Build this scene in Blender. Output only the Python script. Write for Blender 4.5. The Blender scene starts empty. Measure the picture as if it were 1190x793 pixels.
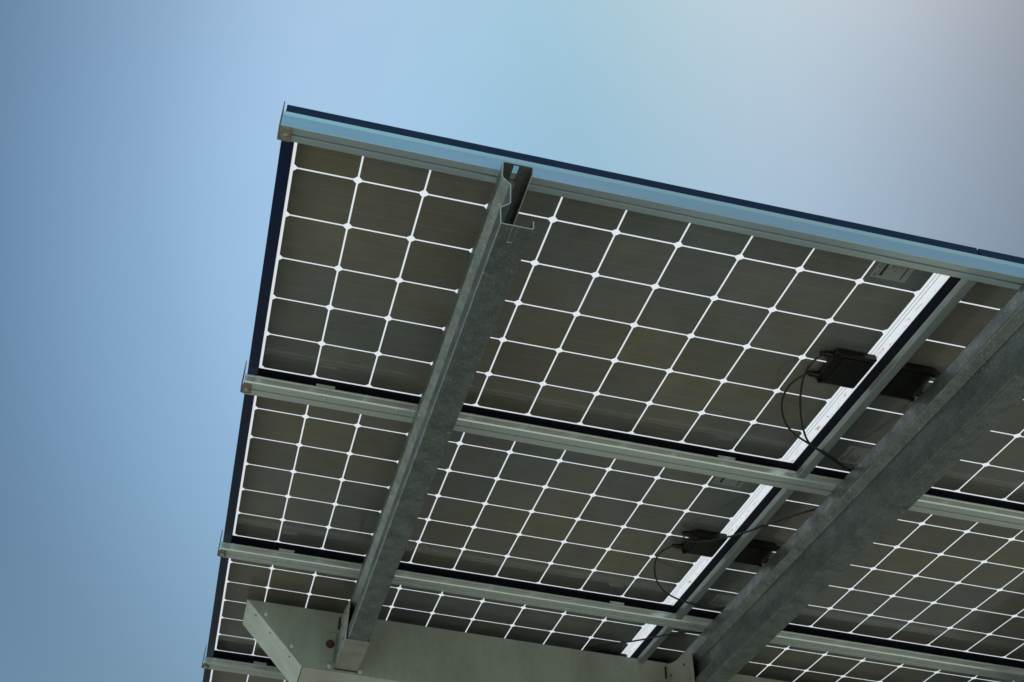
import bpy, bmesh, math, random
from mathutils import Vector, Matrix
R_ = math.radians
C = bpy.context.scene.collection
random.seed(4)
H = 3.60                                    # height of the canopy's glass plane above the ground

# ------------------------------------------------------------------ camera
cam = bpy.data.cameras.new('camera'); camo = bpy.data.objects.new('camera', cam); C.objects.link(camo)
rows = ((0.97492, -0.21444, 0.05955), (0.18106, 0.60866, -0.77250), (0.12941, 0.76390, 0.63222))
m3 = Matrix((rows[0], tuple(-v for v in rows[1]), tuple(-v for v in rows[2]))).transposed()
camo.matrix_world = Matrix.Translation((0.0703, -1.7572, -2.0092 + H)) @ m3.to_4x4()
cam.sensor_fit = 'HORIZONTAL'; cam.sensor_width = 36.0
cam.lens = 1354.545 / 1190 * 36
cam.shift_x = (595 - 516.923) / 1190; cam.shift_y = (392.081 - 396.5) / 1190
cam.dof.use_dof = True; cam.dof.focus_distance = 3.2; cam.dof.aperture_fstop = 10
cam.clip_start = 0.05; cam.clip_end = 5000
S = bpy.context.scene; S.camera = camo

# ------------------------------------------------------------------ sky, sun, exposure
SUN_EL, SUN_AZ = R_(70), R_(75)             # azimuth from +Y towards +X
W = bpy.data.worlds.new('World'); S.world = W; W.use_nodes = True
wn, wl = W.node_tree.nodes, W.node_tree.links; wn.clear()
sky = wn.new('ShaderNodeTexSky'); sky.sky_type = 'NISHITA'; sky.sun_disc = False
sky.sun_elevation = SUN_EL; sky.sun_rotation = SUN_AZ
sky.air_density = 1.0; sky.dust_density = 1.2; sky.ozone_density = 1.4; sky.altitude = 0
bg = wn.new('ShaderNodeBackground'); bg.inputs[1].default_value = 0.10
wo = wn.new('ShaderNodeOutputWorld')
# brightness painted into the sky by direction: a luminous patch in front of the canopy, dim ring around it, bluer to the left, greyer towards the sun on the right
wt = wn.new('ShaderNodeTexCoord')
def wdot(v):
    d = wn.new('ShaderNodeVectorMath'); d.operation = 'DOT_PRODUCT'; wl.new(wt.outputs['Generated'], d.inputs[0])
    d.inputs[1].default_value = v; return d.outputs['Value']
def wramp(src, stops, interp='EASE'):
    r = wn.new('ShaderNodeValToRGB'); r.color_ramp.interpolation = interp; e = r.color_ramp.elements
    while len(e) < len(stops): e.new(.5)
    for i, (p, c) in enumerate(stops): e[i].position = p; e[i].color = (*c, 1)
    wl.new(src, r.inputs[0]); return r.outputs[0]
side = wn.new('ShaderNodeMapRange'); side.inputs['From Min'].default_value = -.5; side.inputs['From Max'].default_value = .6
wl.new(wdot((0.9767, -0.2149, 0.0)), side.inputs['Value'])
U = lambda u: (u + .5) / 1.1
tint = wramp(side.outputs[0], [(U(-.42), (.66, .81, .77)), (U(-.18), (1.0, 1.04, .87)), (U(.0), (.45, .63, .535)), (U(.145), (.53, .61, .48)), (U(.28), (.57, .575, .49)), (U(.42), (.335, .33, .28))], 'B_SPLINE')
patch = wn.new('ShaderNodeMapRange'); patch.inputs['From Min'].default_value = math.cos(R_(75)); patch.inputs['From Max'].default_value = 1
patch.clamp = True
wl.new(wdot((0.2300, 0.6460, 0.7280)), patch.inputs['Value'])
glow = wramp(patch.outputs[0], [(0, (.70, .98, 1.32)), (.35, (.70, .86, 1.0)), (.66, (.33,) * 3), (.80, (.33,) * 3), (.905, (.68,) * 3), (.97, (.90,) * 3), (1, (.97,) * 3)], 'B_SPLINE')  # sky behind the camera painted bluer for the front rail to reflect
cn = wn.new('ShaderNodeTexNoise'); cn.inputs['Scale'].default_value = 1.6; cn.inputs['Detail'].default_value = 5; wl.new(wt.outputs['Generated'], cn.inputs['Vector'])
cr = wramp(cn.outputs['Fac'], [(.3, (.96,) * 3), (.7, (1.0,) * 3)])
def wmul(a, c):
    v = wn.new('ShaderNodeVectorMath'); v.operation = 'MULTIPLY'; wl.new(a, v.inputs[0])
    if isinstance(c, tuple): v.inputs[1].default_value = c
    else: wl.new(c, v.inputs[1])
    return v.outputs[0]
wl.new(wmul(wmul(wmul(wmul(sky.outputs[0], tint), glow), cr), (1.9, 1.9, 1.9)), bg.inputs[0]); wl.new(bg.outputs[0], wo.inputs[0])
sl = bpy.data.lights.new('sun', 'SUN'); sl.energy = 3.2; sl.angle = R_(0.53); sl.color = (1.0, 0.95, 0.87)
so = bpy.data.objects.new('sun', sl); C.objects.link(so)
sd = Vector((math.sin(SUN_AZ) * math.cos(SUN_EL), math.cos(SUN_AZ) * math.cos(SUN_EL), math.sin(SUN_EL)))
so.rotation_euler = sd.to_track_quat('Z', 'Y').to_euler(); so.location = sd * 60
vs = S.view_settings
S.display_settings.display_device = 'sRGB'; vs.view_transform = 'Standard'; vs.look = 'None'
vs.gamma = 1; vs.use_curve_mapping = False; vs.exposure = 0.7

# ------------------------------------------------------------------ materials
def mat(name):
    m = bpy.data.materials.new(name); m.use_nodes = True
    return m, m.node_tree.nodes, m.node_tree.links, m.node_tree.nodes['Principled BSDF']
def inp(b, **k):
    for n, v in k.items():
        b.inputs[n.replace('_', ' ')].default_value = v
def noise(n, l, scale, detail=4, rough=.55, coord='Object', stretch=None):
    tc = n.new('ShaderNodeTexCoord'); t = n.new('ShaderNodeTexNoise')
    t.inputs['Scale'].default_value = scale; t.inputs['Detail'].default_value = detail; t.inputs['Roughness'].default_value = rough
    if stretch:
        mp = n.new('ShaderNodeMapping'); mp.inputs['Scale'].default_value = stretch
        l.new(tc.outputs[coord], mp.inputs[0]); l.new(mp.outputs[0], t.inputs['Vector'])
    else: l.new(tc.outputs[coord], t.inputs['Vector'])
    return t
def ramp(n, l, src, stops):
    r = n.new('ShaderNodeValToRGB'); e = r.color_ramp.elements
    while len(e) < len(stops): e.new(0.5)
    for i, (p, c) in enumerate(stops):
        e[i].position = p; e[i].color = (*c, 1) if len(c) == 3 else c
    l.new(src, r.inputs[0]); return r
def bump(n, l, src, b, strength, dist):
    u = n.new('ShaderNodeBump'); u.inputs['Strength'].default_value = strength; u.inputs['Distance'].default_value = dist
    l.new(src, u.inputs['Height']); l.new(u.outputs[0], b.inputs['Normal'])

def metal(name, c0, c1, metallic, rough, scale, bmp=0.0, stretch=None, coord='Object'):
    m, n, l, b = mat(name)
    t = noise(n, l, scale, 5, .6, coord, stretch)
    r = ramp(n, l, t.outputs['Fac'], [(.3, c0), (.7, c1)])
    l.new(r.outputs[0], b.inputs['Base Color']); inp(b, Metallic=metallic, Roughness=rough)
    if bmp: bump(n, l, t.outputs['Fac'], b, bmp, .002)
    return m
def galvanised(name, dark, light, speck):
    m, n, l, b = mat(name)
    t1 = noise(n, l, 16, 6, .7); r1 = ramp(n, l, t1.outputs['Fac'], [(.36, dark), (.64, light)])
    t2 = noise(n, l, 120, 3, .6); r2 = ramp(n, l, t2.outputs['Fac'], [(.615, (0, 0, 0)), (.70, (1, 1, 1))])
    t3 = noise(n, l, 430, 1, .5); r3 = ramp(n, l, t3.outputs['Fac'], [(.56, (0, 0, 0)), (.72, (1, 1, 1))])
    mx = n.new('ShaderNodeMix'); mx.data_type = 'RGBA'; mx.blend_type = 'MIX'
    ad = n.new('ShaderNodeMath'); ad.operation = 'MULTIPLY_ADD'; ad.inputs[1].default_value = .45
    s2 = n.new('ShaderNodeMath'); s2.operation = 'MULTIPLY'; s2.inputs[1].default_value = .35
    l.new(r3.outputs[0], s2.inputs[0]); l.new(r2.outputs[0], ad.inputs[0]); l.new(s2.outputs[0], ad.inputs[2])
    l.new(ad.outputs[0], mx.inputs['Factor']); l.new(r1.outputs[0], mx.inputs['A']); mx.inputs['B'].default_value = (*speck, 1)
    l.new(mx.outputs['Result'], b.inputs['Base Color'])
    rr = ramp(n, l, t1.outputs['Fac'], [(.3, (.42,) * 3), (.7, (.28,) * 3)]); l.new(rr.outputs[0], b.inputs['Roughness'])
    inp(b, Metallic=.72)
    bump(n, l, t2.outputs['Fac'], b, .25, .001)
    return m

M = {}
M['alu'] = metal('brushed_aluminium', (.55, .61, .595), (.61, .67, .65), .5, .24, 60, .03, (.03, 1, 1))
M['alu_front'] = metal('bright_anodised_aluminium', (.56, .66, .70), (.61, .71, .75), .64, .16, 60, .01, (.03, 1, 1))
M['alu_bar'] = metal('grey_aluminium_bar', (.22, .26, .26), (.30, .34, .335), .45, .35, 40, .03, (1, .05, 1))
M['paint_bracket'] = metal('weathered_grey_paint', (.26, .262, .235), (.36, .36, .32), 0, .5, 14, .05)
M['alu_dull'] = metal('dull_aluminium', (.36, .38, .35), (.47, .49, .45), .7, .5, 25, .03)
M['galv'] = galvanised('galvanised_steel', (.125, .145, .142), (.225, .25, .245), (.66, .69, .66))
M['paint'] = metal('grey_green_paint', (.275, .31, .28), (.365, .395, .35), 0, .42, 4, .05)
M['paint_light'] = metal('pale_lit_paint', (.52, .54, .50), (.60, .62, .57), 0, .5, 7, .05)  # paler copy of the beam paint: ground-lit end cap and underside; also rivets
M['black'] = metal('black_anodised', (.004, .010, .038), (.007, .015, .055), .0, .30, 30); M['black'].node_tree.nodes['Principled BSDF'].inputs['Specular IOR Level'].default_value = .42  # bluish base puts some sky reflection into the frame's black
M['black_matte'] = metal('frame_black_shaded', (.003, .004, .008), (.006, .007, .013), .0, .9, 30); M['black_matte'].node_tree.nodes['Principled BSDF'].inputs['Specular IOR Level'].default_value = .08  # darker matte copy of the frame black, keeps strip glow off inner faces
M['zinc_edge'] = metal('bright_cut_edge', (.42, .42, .38), (.55, .54, .48), .3, .4, 60)
M['plastic'] = metal('black_plastic', (.004, .004, .004), (.008, .008, .007), 0, .36, 40, .05); M['plastic'].node_tree.nodes['Principled BSDF'].inputs['Specular IOR Level'].default_value = .3
M['rubber'] = metal('cable_rubber', (.012, .012, .011), (.022, .021, .019), 0, .45, 30)
M['screw'] = metal('stainless_screw', (.45, .42, .36), (.6, .57, .5), .9, .35, 80)
M['rust'] = metal('rusty_brown_steel', (.17, .14, .115), (.29, .25, .21), .35, .6, 70, .1)
M['bolt'] = metal('red_brown_bolt', (.055, .022, .016), (.13, .06, .04), .4, .45, 90, .1)
M['dark_gap'] = metal('dark_gap_shade', (.006, .006, .006), (.012, .012, .012), 0, .8, 30)  # near-black that paints the shade in narrow gaps
M['label'] = metal('silver_label', (.20, .22, .21), (.26, .28, .265), 0, .45, 30)
M['ink'] = metal('black_ink', (.015, .015, .016), (.03, .03, .03), 0, .5, 30)
M['grey_ink'] = metal('grey_ink', (.10, .105, .11), (.14, .145, .15), 0, .5, 30)
M['busbar'] = metal('tinned_ribbon', (.30, .33, .42), (.40, .43, .52), .6, .4, 60)
for k_ in ('paint', 'paint_light', 'paint_bracket'):
    n, l = M[k_].node_tree.nodes, M[k_].node_tree.links; b = n['Principled BSDF']; src = b.inputs['Base Color'].links[0].from_socket
    ta = noise(n, l, 3.2, 6, .7, 'Object', (1.6, 1.6, .45)); ra = ramp(n, l, ta.outputs['Fac'], [(.35, (.80, .77, .70)), (.60, (1, 1, 1))])
    tb = noise(n, l, 95, 3, .6); rb2 = ramp(n, l, tb.outputs['Fac'], [(.30, (.72, .66, .58)), (.37, (1, 1, 1))])
    for rr in (ra, rb2):
        q = n.new('ShaderNodeMix'); q.data_type = 'RGBA'; q.blend_type = 'MULTIPLY'; q.inputs['Factor'].default_value = 1
        l.new(src, q.inputs['A']); l.new(rr.outputs[0], q.inputs['B']); src = q.outputs['Result']
    l.new(src, b.inputs['Base Color'])
# cells: dark brown silicon behind glass, fine finger lines along the panel, three thin busbars per cell
m, n, l, b = mat('silicon_cell'); M['cell'] = m
tc = n.new('ShaderNodeTexCoord'); sp = n.new('ShaderNodeSeparateXYZ'); l.new(tc.outputs['Object'], sp.inputs[0])
t = noise(n, l, 7, 4, .6); r = ramp(n, l, t.outputs['Fac'], [(.3, (.112, .108, .086)), (.7, (.150, .143, .115))])
tf = noise(n, l, 1, 3, .65, 'Object', (9, 420, 1)); rf = ramp(n, l, tf.outputs['Fac'], [(.3, (.89,) * 3), (.72, (1.12,) * 3)])
mm = n.new('ShaderNodeMix'); mm.data_type = 'RGBA'; mm.blend_type = 'MULTIPLY'; mm.inputs['Factor'].default_value = 1
l.new(r.outputs[0], mm.inputs['A']); l.new(rf.outputs[0], mm.inputs['B'])
bx_ = n.new('ShaderNodeMath'); bx_.operation = 'MULTIPLY_ADD'; bx_.inputs[1].default_value = 3 / .159; bx_.inputs[2].default_value = 9.5
l.new(sp.outputs['Y'], bx_.inputs[0])
fr = n.new('ShaderNodeMath'); fr.operation = 'FRACT'; l.new(bx_.outputs[0], fr.inputs[0])
rb = ramp(n, l, fr.outputs[0], [(.474, (0, 0, 0)), (.49, (1, 1, 1)), (.51, (1, 1, 1)), (.526, (0, 0, 0))])
sc_ = n.new('ShaderNodeMath'); sc_.operation = 'MULTIPLY'; sc_.inputs[1].default_value = .38; l.new(rb.outputs[0], sc_.inputs[0])
mb = n.new('ShaderNodeMix'); mb.data_type = 'RGBA'; l.new(sc_.outputs[0], mb.inputs['Factor'])
l.new(mm.outputs['Result'], mb.inputs['A']); mb.inputs['B'].default_value = (.27, .235, .18, 1)
# cell-to-cell and panel-to-panel tone shifts of the silicon
def cellno(axis, off):
    a_ = n.new('ShaderNodeMath'); a_.operation = 'MULTIPLY_ADD'; a_.inputs[1].default_value = 1 / .159; a_.inputs[2].default_value = off
    l.new(sp.outputs[axis], a_.inputs[0]); f_ = n.new('ShaderNodeMath'); f_.operation = 'FLOOR'; l.new(a_.outputs[0], f_.inputs[0]); return f_.outputs[0]
oi = n.new('ShaderNodeObjectInfo'); cb = n.new('ShaderNodeCombineXYZ'); wnz = n.new('ShaderNodeTexWhiteNoise')
l.new(cellno('X', .8055 / .159), cb.inputs[0]); l.new(cellno('Y', 3.0), cb.inputs[1]); l.new(oi.outputs['Random'], cb.inputs[2]); l.new(cb.outputs[0], wnz.inputs['Vector'])
rw_ = ramp(n, l, wnz.outputs['Value'], [(0, (.84, .86, .92)), (.55, (1, 1, 1)), (1, (1.10, 1.08, 1.02))])
tb = noise(n, l, 1.7, 2, .5); rt = ramp(n, l, tb.outputs['Fac'], [(.38, (1.06, 1.02, .92)), (.62, (.90, .98, 1.16))])
m1 = n.new('ShaderNodeMix'); m1.data_type = 'RGBA'; m1.blend_type = 'MULTIPLY'; m1.inputs['Factor'].default_value = 1
m2 = n.new('ShaderNodeMix'); m2.data_type = 'RGBA'; m2.blend_type = 'MULTIPLY'; m2.inputs['Factor'].default_value = 1
l.new(mb.outputs['Result'], m1.inputs['A']); l.new(rw_.outputs[0], m1.inputs['B']); l.new(m1.outputs['Result'], m2.inputs['A']); l.new(rt.outputs[0], m2.inputs['B'])
l.new(m2.outputs['Result'], b.inputs['Base Color'])
inp(b, Roughness=.5, Coat_Weight=1.0, Coat_Roughness=.06, Coat_IOR=1.5)
# white sheet between the cells: lets the sun through from above; rusty specks along the frame
m, n, l, b = mat('white_translucent_sheet'); M['white'] = m
tr = n.new('ShaderNodeBsdfTranslucent'); ms = n.new('ShaderNodeMixShader'); ms.inputs[0].default_value = .72
out = n['Material Output']
tc = n.new('ShaderNodeTexCoord'); sp = n.new('ShaderNodeSeparateXYZ'); l.new(tc.outputs['Object'], sp.inputs[0])
t = noise(n, l, 60, 4, .7, 'Object', (1, .55, 1)); r = ramp(n, l, t.outputs['Fac'], [(.54, (0, 0, 0)), (.62, (1, 1, 1))])
band = ramp(n, l, sp.outputs['X'], [(0, (0, 0, 0)), (.8070, (0, 0, 0)), (.8115, (1, 1, 1)), (.8185, (1, 1, 1)), (.8225, (0, 0, 0))])
mu = n.new('ShaderNodeMath'); mu.operation = 'MULTIPLY'; l.new(r.outputs[0], mu.inputs[0]); l.new(band.outputs[0], mu.inputs[1])
mc = n.new('ShaderNodeMix'); mc.data_type = 'RGBA'; l.new(mu.outputs[0], mc.inputs['Factor'])
mc.inputs['A'].default_value = (.54, .56, .585, 1); mc.inputs['B'].default_value = (.34, .21, .09, 1)
l.new(mc.outputs['Result'], b.inputs['Base Color']); l.new(mc.outputs['Result'], tr.inputs['Color'])
inp(b, Roughness=.5, Coat_Weight=1.0, Coat_Roughness=.06)
l.new(b.outputs[0], ms.inputs[1]); l.new(tr.outputs[0], ms.inputs[2]); l.new(ms.outputs[0], out.inputs[0])
# ground
m, n, l, b = mat('worn_asphalt'); M['ground'] = m
t = noise(n, l, .6, 8, .65); r = ramp(n, l, t.outputs['Fac'], [(.3, (.048, .052, .040)), (.7, (.072, .076, .058))])
l.new(r.outputs[0], b.inputs['Base Color']); inp(b, Roughness=.9)

# ------------------------------------------------------------------ helpers
def obj(name, bm, m, parent=None, bevel=0.0, smooth=False):
    me = bpy.data.meshes.new(name); bmesh.ops.recalc_face_normals(bm, faces=bm.faces[:]); bm.to_mesh(me); bm.free()
    for x in (m if isinstance(m, (list, tuple)) else [m]): me.materials.append(x)
    o = bpy.data.objects.new(name, me); C.objects.link(o)
    if parent: o.parent = parent
    if smooth:
        for p in me.polygons: p.use_smooth = True
    if bevel:
        bv = o.modifiers.new('bevel', 'BEVEL'); bv.width = bevel; bv.segments = 2; bv.limit_method = 'ANGLE'; bv.angle_limit = R_(40)
    return o
def box(bm, a, c):
    vs_ = [bm.verts.new((x, y, z)) for x in (a[0], c[0]) for y in (a[1], c[1]) for z in (a[2], c[2])]
    for f in ((0, 1, 3, 2), (4, 6, 7, 5), (0, 4, 5, 1), (2, 3, 7, 6), (0, 2, 6, 4), (1, 5, 7, 3)): bm.faces.new([vs_[i] for i in f])
def boxm(a, c):
    bm = bmesh.new(); box(bm, a, c); return bm
def prism(bm, pts, ax, a, c):
    """extrude a closed 2D outline along axis ax (0: pts are (y,z); 1: pts are (x,z)) from a to c"""
    f = (lambda p, t: (t, p[0], p[1])) if ax == 0 else (lambda p, t: (p[0], t, p[1]))
    v0 = [bm.verts.new(f(p, a)) for p in pts]; v1 = [bm.verts.new(f(p, c)) for p in pts]
    k = len(pts)
    for i in range(k): bm.faces.new((v0[i], v0[(i + 1) % k], v1[(i + 1) % k], v1[i]))
    bm.faces.new(v0); bm.faces.new(v1[::-1])
def cyl(bm, c, axis, r, h, seg=16, r2=None):
    q = Vector((0, 0, 1)).rotation_difference(Vector(axis)).to_matrix().to_4x4()
    bmesh.ops.create_cone(bm, cap_ends=True, segments=seg, radius1=r, radius2=r if r2 is None else r2, depth=h, matrix=Matrix.Translation(c) @ q)
def thing(name, label, cat, loc=(0, 0, 0), rz=0, group=None):
    o = bpy.data.objects.new(name, None); C.objects.link(o); o.location = loc; o.rotation_euler = (0, 0, rz); o.empty_display_size = .1
    return tag(o, label, cat, group)
def tag(o, label, cat, group=None):
    o['label'] = label; o['category'] = cat
    if group: o['group'] = group
    return o
def copy_tree(o, parent=None):
    c = o.copy(); C.objects.link(c); c.parent = parent
    for ch in list(o.children): copy_tree(ch, c)
    return c
def fillet(pts, r, seg=3):
    out_ = [Vector(pts[0])]
    for i in range(1, len(pts) - 1):
        p, a, c = Vector(pts[i]), Vector(pts[i - 1]), Vector(pts[i + 1])
        u, v = (a - p).normalized(), (c - p).normalized()
        ang = u.angle(v); d = min(r / math.tan(ang / 2), (a - p).length * .45, (c - p).length * .45)
        s, e = p + u * d, p + v * d
        for k in range(seg + 1):
            t_ = k / seg; out_.append(s * (1 - t_) ** 2 + p * 2 * t_ * (1 - t_) + e * t_ ** 2)
    out_.append(Vector(pts[-1])); return out_

# ------------------------------------------------------------------ ground
bm = bmesh.new(); bmesh.ops.create_grid(bm, x_segments=40, y_segments=40, size=600)
g = obj('ground', bm, M['ground']); g['kind'] = 'structure'; g['label'] = 'dark worn asphalt ground under the solar canopy'

M['bounce_ground'] = metal('pale_bounce_ground', (.37, .37, .30), (.47, .47, .39), 0, .85, 1.5)
pv = obj('reflector', boxm((-40, -9, 0), (40, 1.2, .12)), M['bounce_ground']); pv['kind'] = 'structure'; pv['label'] = 'unseen added pale path in front of the solar canopy'  # unseen slab added to bounce sunlight up under the front panels

pw = obj('side_reflector', boxm((-16, 1.203, 0), (-3.2, 30, .118)), M['bounce_ground']); pw['kind'] = 'structure'; pw['label'] = 'unseen added pale path along the left side of the canopy'  # second unseen slab, added to bounce light onto the purlin webs

# ------------------------------------------------------------------ solar panels
P = .159; CX, CY = .8055, .477             # cell pitch; panel centre in row/column (0, 0)
X0, X1, Y0, Y1 = -.029, 1.640, -.0215, .9755
def laminate():
    bm = bmesh.new(); gp, ch = .0022, .0092
    xs, ys = [X0 + .006], [Y0 + .006]
    for i in range(10):
        a, c = i * P + (gp if i else .0062), (i + 1) * P - gp
        xs += [a, a + ch, c - ch, c]
    for j in range(6):
        a, c = j * P + gp, (j + 1) * P - gp
        ys += [a, a + ch, c - ch, c]
    xs.append(X1 - .006); ys.append(Y1 - .006)
    V = [[bm.verts.new((x - CX, y - CY, 0)) for y in ys] for x in xs]
    def q(vs_, mi):
        f = bm.faces.new(vs_); f.material_index = mi
    for i in range(len(xs) - 1):
        for j in range(len(ys) - 1):
            a, b_, c, d = V[i][j], V[i + 1][j], V[i + 1][j + 1], V[i][j + 1]
            ki, kj = i % 4, j % 4               # 0: gap, 1: chamfer, 2: body, 3: chamfer
            if ki == 0 or kj == 0: q((a, b_, c, d), 1)
            elif ki == 2 or kj == 2: q((a, b_, c, d), 0)
            elif ki == 1 and kj == 1: q((a, b_, d), 1); q((b_, c, d), 0)
            elif ki == 3 and kj == 3: q((b_, c, d), 1); q((a, b_, d), 0)
            elif ki == 3 and kj == 1: q((a, b_, c), 1); q((a, c, d), 0)
            else: q((a, c, d), 1); q((a, b_, c), 0)
    return bm
def make_panel():
    root = thing('solar_panel', 'x', 'solar panel', (CX, CY, H), 0, 'solar panels of the canopy')
    obj('cell_sheet', laminate(), [M['cell'], M['white']], root)
    w = .0280; bm = bmesh.new(); zt, zb = .0035, -.040
    o_ = [(X0, Y0), (X1, Y0), (X1, Y1), (X0, Y1)]; i_ = [(X0 + w, Y0 + .0175), (X1 - .0075, Y0 + .0175), (X1 - .0075, Y1 - .0175), (X0 + w, Y1 - .0175)]
    vo = [[bm.verts.new((x - CX, y - CY, z)) for (x, y) in o_] for z in (zb, zt)]
    vi = [[bm.verts.new((x - CX, y - CY, z)) for (x, y) in i_] for z in (zb, zt)]
    for k in range(4):
        a = (k + 1) % 4
        bm.faces.new((vo[0][k], vo[0][a], vo[1][a], vo[1][k])); bm.faces.new((vi[0][a], vi[0][k], vi[1][k], vi[1][a])).material_index = 1
        bm.faces.new((vo[0][a], vo[0][k], vi[0][k], vi[0][a])); bm.faces.new((vo[1][k], vo[1][a], vi[1][a], vi[1][k]))
    obj('frame', bm, [M['black'], M['black_matte']], root)
    # junction box with lid, two cable glands
    jx0, jx1, jy0, jy1 = 1.494 - CX, 1.612 - CX, .410 - CY, .540 - CY
    bm = bmesh.new(); prism(bm, [(jx0 + .012, -.0004), (jx1, -.0004), (jx1, -.018), (jx1 - .006, -.026), (jx0 + .018, -.026), (jx0, -.016), (jx0, -.006)], 1, jy0, jy1)
    jb = obj('junction_box', bm, M['plastic'], root, .0075)
    bm = boxm((jx0 + .022, jy0 + .010, -.0295), (jx1 - .012, jy1 - .010, -.0255)); obj('lid', bm, M['plastic'], jb, .002)
    for y in (jy0 + .022, jy1 - .018):
        bm = bmesh.new(); cyl(bm, (jx0 - .010, y, -.012), (1, 0, 0), .0085, .026, 12); cyl(bm, (jx0 - .028, y, -.0125), (1, 0, 0), .0062, .014, 12); obj('cable_gland', bm, M['plastic'], jb, .001)
    for y in (jy0 + .004, jy1 - .012):
        bm = boxm((jx0 + .004, y, -.030), (jx0 + .016, y + .008, -.012)); obj('latch', bm, M['plastic'], jb, .0015)
    # rating label with its printing
    lx, ly = 1.444 - CX, .046 - CY
    lb = obj('rating_label', boxm((lx, ly, -.0009), (lx + .093, ly + .088, -.0003)), M['label'], root)
    for (a, b_, c, d) in ((.0755, .004, .0785, .080), (.019, .036, .0265, .078), (.084, .008, .0875, .030)):
        obj('printed_bar', boxm((lx + a, ly + b_, -.0013), (lx + c, ly + d, -.0010)), M['ink'], lb)
    bm = bmesh.new(); rnd = random.Random(3)
    for k in range(8):
        x = lx + .037 + k * .0043; a = rnd.uniform(.004, .012); d = rnd.uniform(.030, .062)
        box(bm, (x, ly + a, -.0013), (x + .0026, ly + d, -.0010))
    for k in range(2): box(bm, (lx + .006 + k * .0055, ly + .006, -.0013), (lx + .0085 + k * .0055, ly + (.070 if k else .055), -.0010))
    box(bm, (lx + .005, ly + .072, -.0013), (lx + .013, ly + .083, -.0010))
    obj('printed_text', bm, M['grey_ink'], lb)
    # two tinned ribbons in the white margin
    for x in (1.5955, 1.6045):
        obj('ribbon', boxm((x - CX, .004 - CY, -.0007), (x + .0011 - CX, .950 - CY, -.0002)), M['busbar'], root)
    return root
panel = make_panel()
LAB = [['front left panel whose corner stands against the sky behind the front rail', 'front right panel cut by the thick steel purlin and the right picture edge'],
       ['second panel from the front on the left, edge against the sky, lower cable loop', 'second panel from the front on the right, behind the thick steel purlin'],
       ['third panel from the front on the left, partly hidden by the pale beam', 'third panel from the front on the right, bottom right corner of the picture'],
       ['rearmost left panel, only a sliver showing left of the beam end', 'rearmost right panel behind the beam at the lower right']]
for rw in range(4):
    for cl in range(3):
        o = panel if (rw, cl) == (0, 0) else copy_tree(panel)
        o.location = ((CX, 2.4795, 4.1512)[cl], CY + rw * 1.0, H); o.rotation_euler = (0, 0, math.pi if cl == 1 else 0)
        o['label'] = LAB[rw][cl] if cl < 2 else ('front', 'second', 'third', 'rearmost')[rw] + ' panel of the third column, beyond the right edge of the photo'

# ------------------------------------------------------------------ aluminium rails under the panel edges (along X)
XL, XR = -.034, 4.990
def end_plate(root, y, z_up, xo=0):
    bm = bmesh.new(); box(bm, (-.0372 + xo, y - .0205, -.0725), (-.0345 + xo, y + .0205, z_up))
    pl = obj('end_plate', bm, M['rust'], root, .001)
    bm = bmesh.new(); box(bm, (-.0345 + xo, y - .0205, -.0725), (-.008 + xo, y + .0205, -.0690)); obj('folded_tab', bm, M['rust'], pl, .0015)
    bm = bmesh.new(); cyl(bm, (-.019 + xo, y + .001, -.0740), (0, 0, 1), .0085, .004, 16); cyl(bm, (-.019 + xo, y + .001, -.0765), (0, 0, 1), .0055, .004, 6); obj('screw', bm, M['screw'], pl, .0006)
    return pl
def rail_body(root, prof, m='alu'):
    bm = bmesh.new(); prism(bm, prof, 0, XL, XR); return obj('rail_body', bm, M[m], root, .0008)
def clips(root, y):
    for x in (.200, .408, .63, 1.402, 1.70, 2.02, 2.55, 3.02):
        bm = bmesh.new(); bmesh.ops.create_uvsphere(bm, u_segments=12, v_segments=8, radius=.0042, matrix=Matrix.Translation((x, -.0445, -.0680)) @ Matrix.Diagonal((1, 1, .6, 1)))
        obj('screw', bm, M['screw'], root, 0, True)
    for x in (.1945, 1.4075, 1.876, 3.089, 3.54, 4.75):
        bm = bmesh.new(); prism(bm, [(y, -.046), (y, -.0305), (y + .010, -.0285), (y + .010, -.031), (y + .0028, -.0325), (y + .0028, -.046)], 0, x - .027, x + .027)
        obj('clip', bm, M['alu'], root, .0006)
# front rail: tall outer face with a sloping lip, groove underneath, inner flange
r1 = thing('front_rail', 'blue reflecting aluminium front rail along the canopy edge against the sky', 'rail', (0, 0, H))
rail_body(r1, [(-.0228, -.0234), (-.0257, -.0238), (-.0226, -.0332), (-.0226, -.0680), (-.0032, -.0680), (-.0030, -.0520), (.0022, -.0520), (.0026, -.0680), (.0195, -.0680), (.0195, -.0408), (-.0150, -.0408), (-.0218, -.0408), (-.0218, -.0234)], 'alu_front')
end_plate(r1, -.002, .012)
# rails under the seams
lab = ['aluminium rail between the first and second rows of panels', 'aluminium rail between the second and third rows of panels, just above the beam', 'short visible rail end at lower left under the rearmost panels']
for k in range(1, 4):
    r = thing('cross_rail', lab[k - 1], 'rail', (0, k * 1.0, H), 0, 'aluminium rails under the panel seams')
    rail_body(r, [(-.0600, -.0408), (-.0600, -.0445), (-.0570, -.0460), (-.0570, -.0500), (-.0590, -.0515), (-.0590, -.0640), (-.0560, -.0680), (-.0295, -.0680), (-.0293, -.0520), (-.0234, -.0520), (-.0230, -.0680), (.0012, -.0680), (.0012, -.0408)])
    end_plate(r, -.030, .012, -.003)
    clips(r, -.0585)

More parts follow.
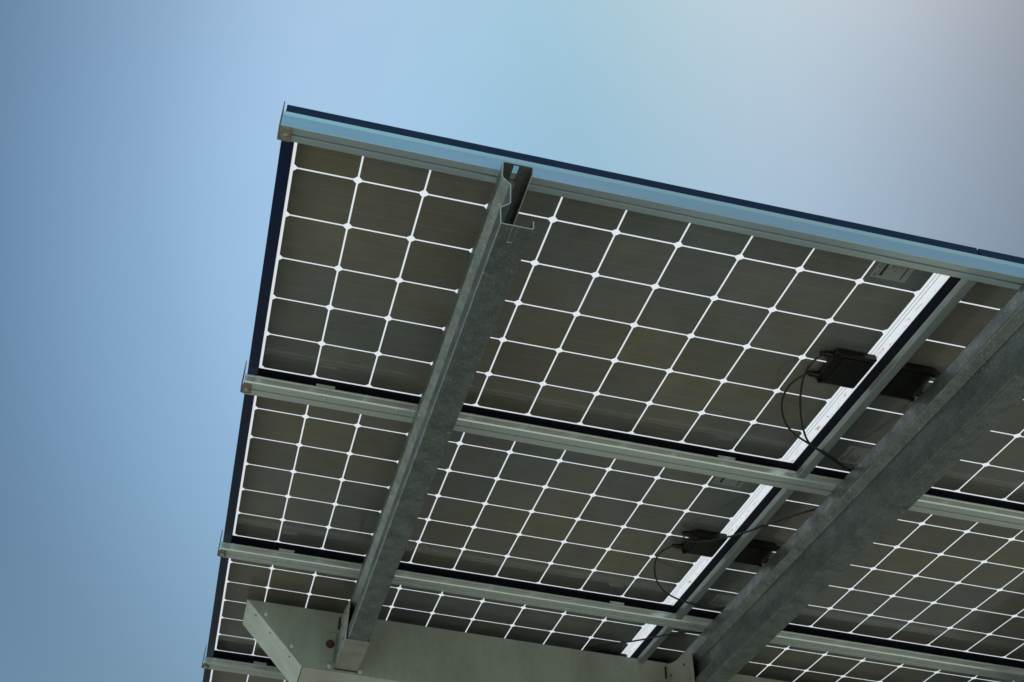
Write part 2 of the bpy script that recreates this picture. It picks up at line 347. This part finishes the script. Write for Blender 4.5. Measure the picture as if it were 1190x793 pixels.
# ------------------------------------------------------------------ cover bars under the seam between the two panel columns (along Y)
seg = [(.0200, .9395), (1.0018, 1.9395), (2.0018, 2.344), (2.60, 2.9395)]
lab = ['short aluminium bar under the seam of the front panels, beside the white strip', 'short aluminium bar under the seam of the second row of panels', 'aluminium bar stub meeting the top of the beam', 'aluminium bar behind the beam']
for k, (a, c) in enumerate(seg[:3]):
    bm = bmesh.new(); prism(bm, [(1.6295, -.0408), (1.6295, -.0605), (1.6310, -.0620), (1.6530, -.0620), (1.6545, -.0605), (1.6545, -.0408)], 1, a, c)
    tag(obj('cover_bar', bm, M['alu_bar'], None, .0006), lab[k], 'bar', 'aluminium bars under the column seam').location = (0, 0, H)

# ------------------------------------------------------------------ sigma purlins (along Y)
def make_purlin():
    root = thing('steel_purlin', 'x', 'purlin', (0, 0, H), 0, 'galvanised steel purlins')
    zt, zb = -.0685, -.2605
    ya, ye = -.050, 4.02
    prof = fillet([(.068, zt - .022), (.0695, zt), (0, zt), (-.0015, -.117), (.019, -.137), (.0195, -.195), (-.0015, -.2135), (0, zb), (.0715, zb), (.0715, zb + .024)], .005, 3)
    iw = 5                                                   # index of the last top-flange point before the web bend
    bm = bmesh.new()
    top = [i for i, p in enumerate(prof) if abs(p.y - zt) < 1e-4]; bot = [i for i, p in enumerate(prof) if abs(p.y - zb) < 1e-4]
    hx = (.026, .038)
    pts = [(p.x, p.y, 0) for p in prof]
    # insert the slot edges into both flanges
    line = []
    for i, p in enumerate(prof):
        line.append((p.x, p.y))
        if i + 1 < len(prof):
            q_ = prof[i + 1]
            if abs(p.y - q_.y) < 1e-4 and abs(p.x - q_.x) > .03:
                for x in (hx if q_.x > p.x else hx[::-1]): line.append((x, p.y))
    ysl = [ya, -.046, 0.002, .06, ye]
    def hole(i, j):
        (x0, z0), (x1, z1) = line[i], line[i + 1]
        if j != 1 or abs(z0 - z1) > 1e-5: return False
        return abs(min(x0, x1) - hx[0]) < 1e-5 and abs(max(x0, x1) - hx[1]) < 1e-5
    V = [[bm.verts.new((x, y, z)) for y in ysl] for (x, z) in line]
    for i in range(len(line) - 1):
        for j in range(len(ysl) - 1):
            if hole(i, j): continue
            bm.faces.new((V[i][j], V[i + 1][j], V[i + 1][j + 1], V[i][j + 1]))
    o = obj('section', bm, [M['galv'], M['zinc_edge']], root)
    sm = o.modifiers.new('thickness', 'SOLIDIFY'); sm.thickness = .0028; sm.offset = 0; sm.material_offset_rim = 1
    for k in range(4):
        y = k + (.010 if k == 0 else -.030)
        bm = bmesh.new(); cyl(bm, (.032, y, zt - .004), (0, 0, 1), .011, .003, 18); cyl(bm, (.032, y, zt - .0095), (0, 0, 1), .0078, .009, 6); obj('bolt', bm, M['rust'], root, .0006)
    return root
pur = make_purlin()
PX = [.4600, 1.7550, 3.0500, 4.3450]
lab = ['long galvanised purlin at left with its open slotted end at the front rail', 'wide dark galvanised purlin running to the right picture edge', 'galvanised purlin just peeking in at the bottom right corner', 'galvanised purlin beyond the right edge of the photo']
for k, x in enumerate(PX):
    o = pur if k == 0 else copy_tree(pur)
    o.location = (x, 0, H); o['label'] = lab[k]

# ------------------------------------------------------------------ the pale steel beam across the back (along X)
BY0, BY1, BT, BB = 2.345, 2.56, -.045, -.2745
beam = thing('steel_beam', 'pale grey painted steel beam with slanted left end carrying the purlins', 'beam', (0, 0, H))
sl_ = (.332 - .094) / (BT - BB)
bm = bmesh.new()
xe = 5.2
a, c = .094, .332
vt = [bm.verts.new(p) for p in ((a, BY0, BT), (c, BY0, BB), (xe, BY0, BB), (xe, BY0, BT), (a, BY1, BT), (c, BY1, BB), (xe, BY1, BB), (xe, BY1, BT))]
for f in ((0, 1, 2, 3), (7, 6, 5, 4), (1, 5, 6, 2), (0, 3, 7, 4), (2, 6, 7, 3), (0, 4, 5, 1)): bm.faces.new([vt[i] for i in f])
obj('beam_body', bm, M['paint'], beam, .002)
# end plate a little proud of the slanted end
nx = Vector((-(BT - BB), 0, -(c - a))).normalized() * .004
bm = bmesh.new()
q = [Vector((a, BY0 - .0015, BT)), Vector((c, BY0 - .0015, BB)), Vector((c, BY1, BB)), Vector((a, BY1, BT))]
v0 = [bm.verts.new(p + nx * .06) for p in q]; v1 = [bm.verts.new(p + nx) for p in q]
for i in range(4): bm.faces.new((v0[i], v0[(i + 1) % 4], v1[(i + 1) % 4], v1[i]))
bm.faces.new(v0); bm.faces.new(v1[::-1]); obj('end_cap', bm, M['paint_light'], beam, .001)
bm = boxm((c + .002, BY0 + .004, BB - .0035), (xe, BY1 - .004, BB - .0005)); obj('bottom_plate', bm, M['paint_light'], beam, .001)
for (x, z) in ((.1712, -.094), (.2833, -.2033), (.4297, -.2594), (.5452, -.2629), (.95, -.262), (1.35, -.262)):
    bm = bmesh.new(); bmesh.ops.create_uvsphere(bm, u_segments=14, v_segments=8, radius=.0085, matrix=Matrix.Translation((x, BY0 - .001, z)) @ Matrix.Diagonal((1, .55, 1, 1)))
    obj('rivet', bm, M['paint_light'], beam, 0, True)
for t_ in (.18, .45, .8):                                    # small fixing screws of the end cap
    p = Vector((a, BY0 + .03, BT)).lerp(Vector((c, BY0 + .03, BB)), t_) + nx * 1.1
    bm = bmesh.new(); cyl(bm, p, tuple(nx), .004, .003, 10); obj('cap_screw', bm, M['bolt'], beam)
def bracket(x):
    br = None
    bm = bmesh.new(); y0, y1 = 2.083, BY0 - .0005; t_ = .003; zb = -.2645
    pl = [(2.090, -.111), (2.083, zb), (y1, zb), (y1, -.056)]
    xl = x - .0085
    prism(bm, pl, 0, xl, xl + t_); br = obj('purlin_bracket', bm, M['paint_bracket'], beam, .0008)
    bm = boxm((xl + t_ + .0003, y0, zb), (x + .0755, y1, zb + t_)); obj('bracket_base', bm, M['paint_bracket'], br, .0008)
    bm = bmesh.new(); prism(bm, pl, 0, x + .0760, x + .0790); obj('bracket_cheek', bm, M['paint_bracket'], br, .0008)
    for (y, z) in ((2.17, -.125), (2.30, -.115), (2.17, -.225), (2.30, -.215)):
        bm = bmesh.new(); cyl(bm, (xl - .0006, y, z), (1, 0, 0), .0055, .003, 12); obj('bracket_hole_plug', bm, M['bolt'], br)
    # rounded cover plate with its bolt, and thin dark pieces standing for shade in the gaps at the bracket
    px0, px1, pz0, pz1 = x - .063, x - .0175, -.2440, -.1277
    ring = []
    for (cx, cz, a0) in ((px1 - .004, pz1 - .004, 0), (px0 + .010, pz1 - .010, 90), (px0 + .010, pz0 + .010, 180), (px1 - .004, pz0 + .004, 270)):
        rr = .010 if a0 in (90, 180) else .004
        for k in range(5): ring.append((cx + rr * math.cos(R_(a0 + k * 22.5)), cz + rr * math.sin(R_(a0 + k * 22.5))))
    bm = bmesh.new(); prism(bm, ring, 1, BY0 - .0050, BY0 - .0005); cp = obj('cover_plate', bm, M['paint'], beam, .0018)
    bm = bmesh.new(); cyl(bm, (x - .038, BY0 - .006, -.1757), (0, 1, 0), .0165, .004, 20); cyl(bm, (x - .038, BY0 - .014, -.1757), (0, 1, 0), .0115, .013, 6); obj('bolt', bm, M['bolt'], cp, .001)
    bm = boxm((x - .0165, BY0 - .002, -.112), (x - .0090, BY0 - .0004, -.062)); obj('slot_shade', bm, M['dark_gap'], beam)
    bm = boxm((x - .0120, BY0 - .0020, zb - .0042), (x + .0800, BY0 - .0004, zb - .0003)); obj('slot_shade', bm, M['dark_gap'], beam)
for x in PX: bracket(x)
# column that carries the beam
col = thing('support_column', 'pale grey square steel column carrying the beam', 'column', (2.2, 2.45, 0))
obj('shaft', boxm((-.1, -.1, .02), (.1, .1, H + BB - .006)), M['paint'], col, .006)
obj('base_plate', boxm((-.2, -.2, 0), (.2, .2, .02)), M['paint'], col, .003)

# ------------------------------------------------------------------ cables
def tube(pts, r, seg=10):
    cu = bpy.data.curves.new('tmp', 'CURVE'); cu.dimensions = '3D'; sp_ = cu.splines.new('NURBS')
    sp_.points.add(len(pts) - 1)
    for p, q_ in zip(sp_.points, pts): p.co = (*q_, 1)
    sp_.use_endpoint_u = True; sp_.order_u = 4; sp_.resolution_u = 8; cu.bevel_depth = r; cu.bevel_resolution = 3; cu.use_fill_caps = True
    o = bpy.data.objects.new('tmp', cu); C.objects.link(o)
    bpy.context.view_layer.update()
    me = bpy.data.meshes.new_from_object(o.evaluated_get(bpy.context.evaluated_depsgraph_get()))
    bpy.data.objects.remove(o); return me
def cable(pts, label, r=.0031):
    me = tube(pts, r); me.name = 'cable'; me.materials.clear(); me.materials.append(M['rubber'])
    for p in me.polygons: p.use_smooth = True
    o = bpy.data.objects.new('cable', me); C.objects.link(o); o.location = (0, 0, H)
    return tag(o, label, 'cable', 'black cables of the junction boxes')
cable([(1.475, .514, -.0125), (1.4682, .5124, -.018), (1.4443, .5162, -.03), (1.4200, .5538, -.04), (1.4270, .6228, -.05), (1.4752, .7014, -.055), (1.5236, .7419, -.06), (1.568, .7566, -.0655), (1.6548, .8038, -.066), (1.7059, .8367, -.062), (1.7543, .8755, -.055), (1.815, .86, -.04), (1.83, .62, -.025), (1.806, .542, -.0125)],
      'black cable swinging in the wide outer loop under the front left panel')
cable([(1.475, .434, -.0125), (1.4679, .4359, -.016), (1.4437, .4459, -.028), (1.4391, .4923, -.038), (1.4574, .5576, -.046), (1.4871, .6241, -.052), (1.5302, .7019, -.057), (1.5673, .7538, -.060), (1.595, .7752, -.0665), (1.6523, .793, -.0665), (1.7004, .828, -.06), (1.7485, .865, -.050), (1.85, .93, -.045), (1.99, .985, -.055)],
      'black cable in the narrow inner loop under the front left panel')
cable([(1.475, 1.514, -.0125), (1.4640, 1.508, -.018), (1.4290, 1.5267, -.028), (1.4160, 1.5734, -.04), (1.4405, 1.6545, -.05), (1.4879, 1.7365, -.055), (1.5451, 1.7814, -.06), (1.599, 1.7942, -.066), (1.6525, 1.8057, -.066), (1.7144, 1.8361, -.06), (1.80, 1.84, -.045), (1.83, 1.64, -.025), (1.806, 1.542, -.0125)],
      'black cable looping below the junction box of the second left panel')
cable([(1.475, 1.434, -.0125), (1.462, 1.446, -.024), (1.4823, 1.4429, -.034), (1.509, 1.4251, -.042), (1.542, 1.3942, -.048), (1.5698, 1.354, -.055), (1.6038, 1.2957, -.066), (1.6474, 1.2277, -.0665), (1.7012, 1.1677, -.06), (1.7599, 1.1121, -.05), (1.86, 1.04, -.045), (1.95, .99, -.055)],
      'black cable running from the second junction box up across the bar to the purlin')
cable([(1.475, 2.434, -.0125), (1.42, 2.39, -.026), (1.4086, 2.35, -.032), (1.4439, 2.2702, -.05), (1.5158, 2.2009, -.06), (1.5711, 2.1383, -.0665), (1.6207, 2.0868, -.0665), (1.6624, 2.0607, -.06), (1.6954, 2.0558, -.05), (1.80, 2.03, -.05)],
      'black cable crossing the white strip just above the beam')
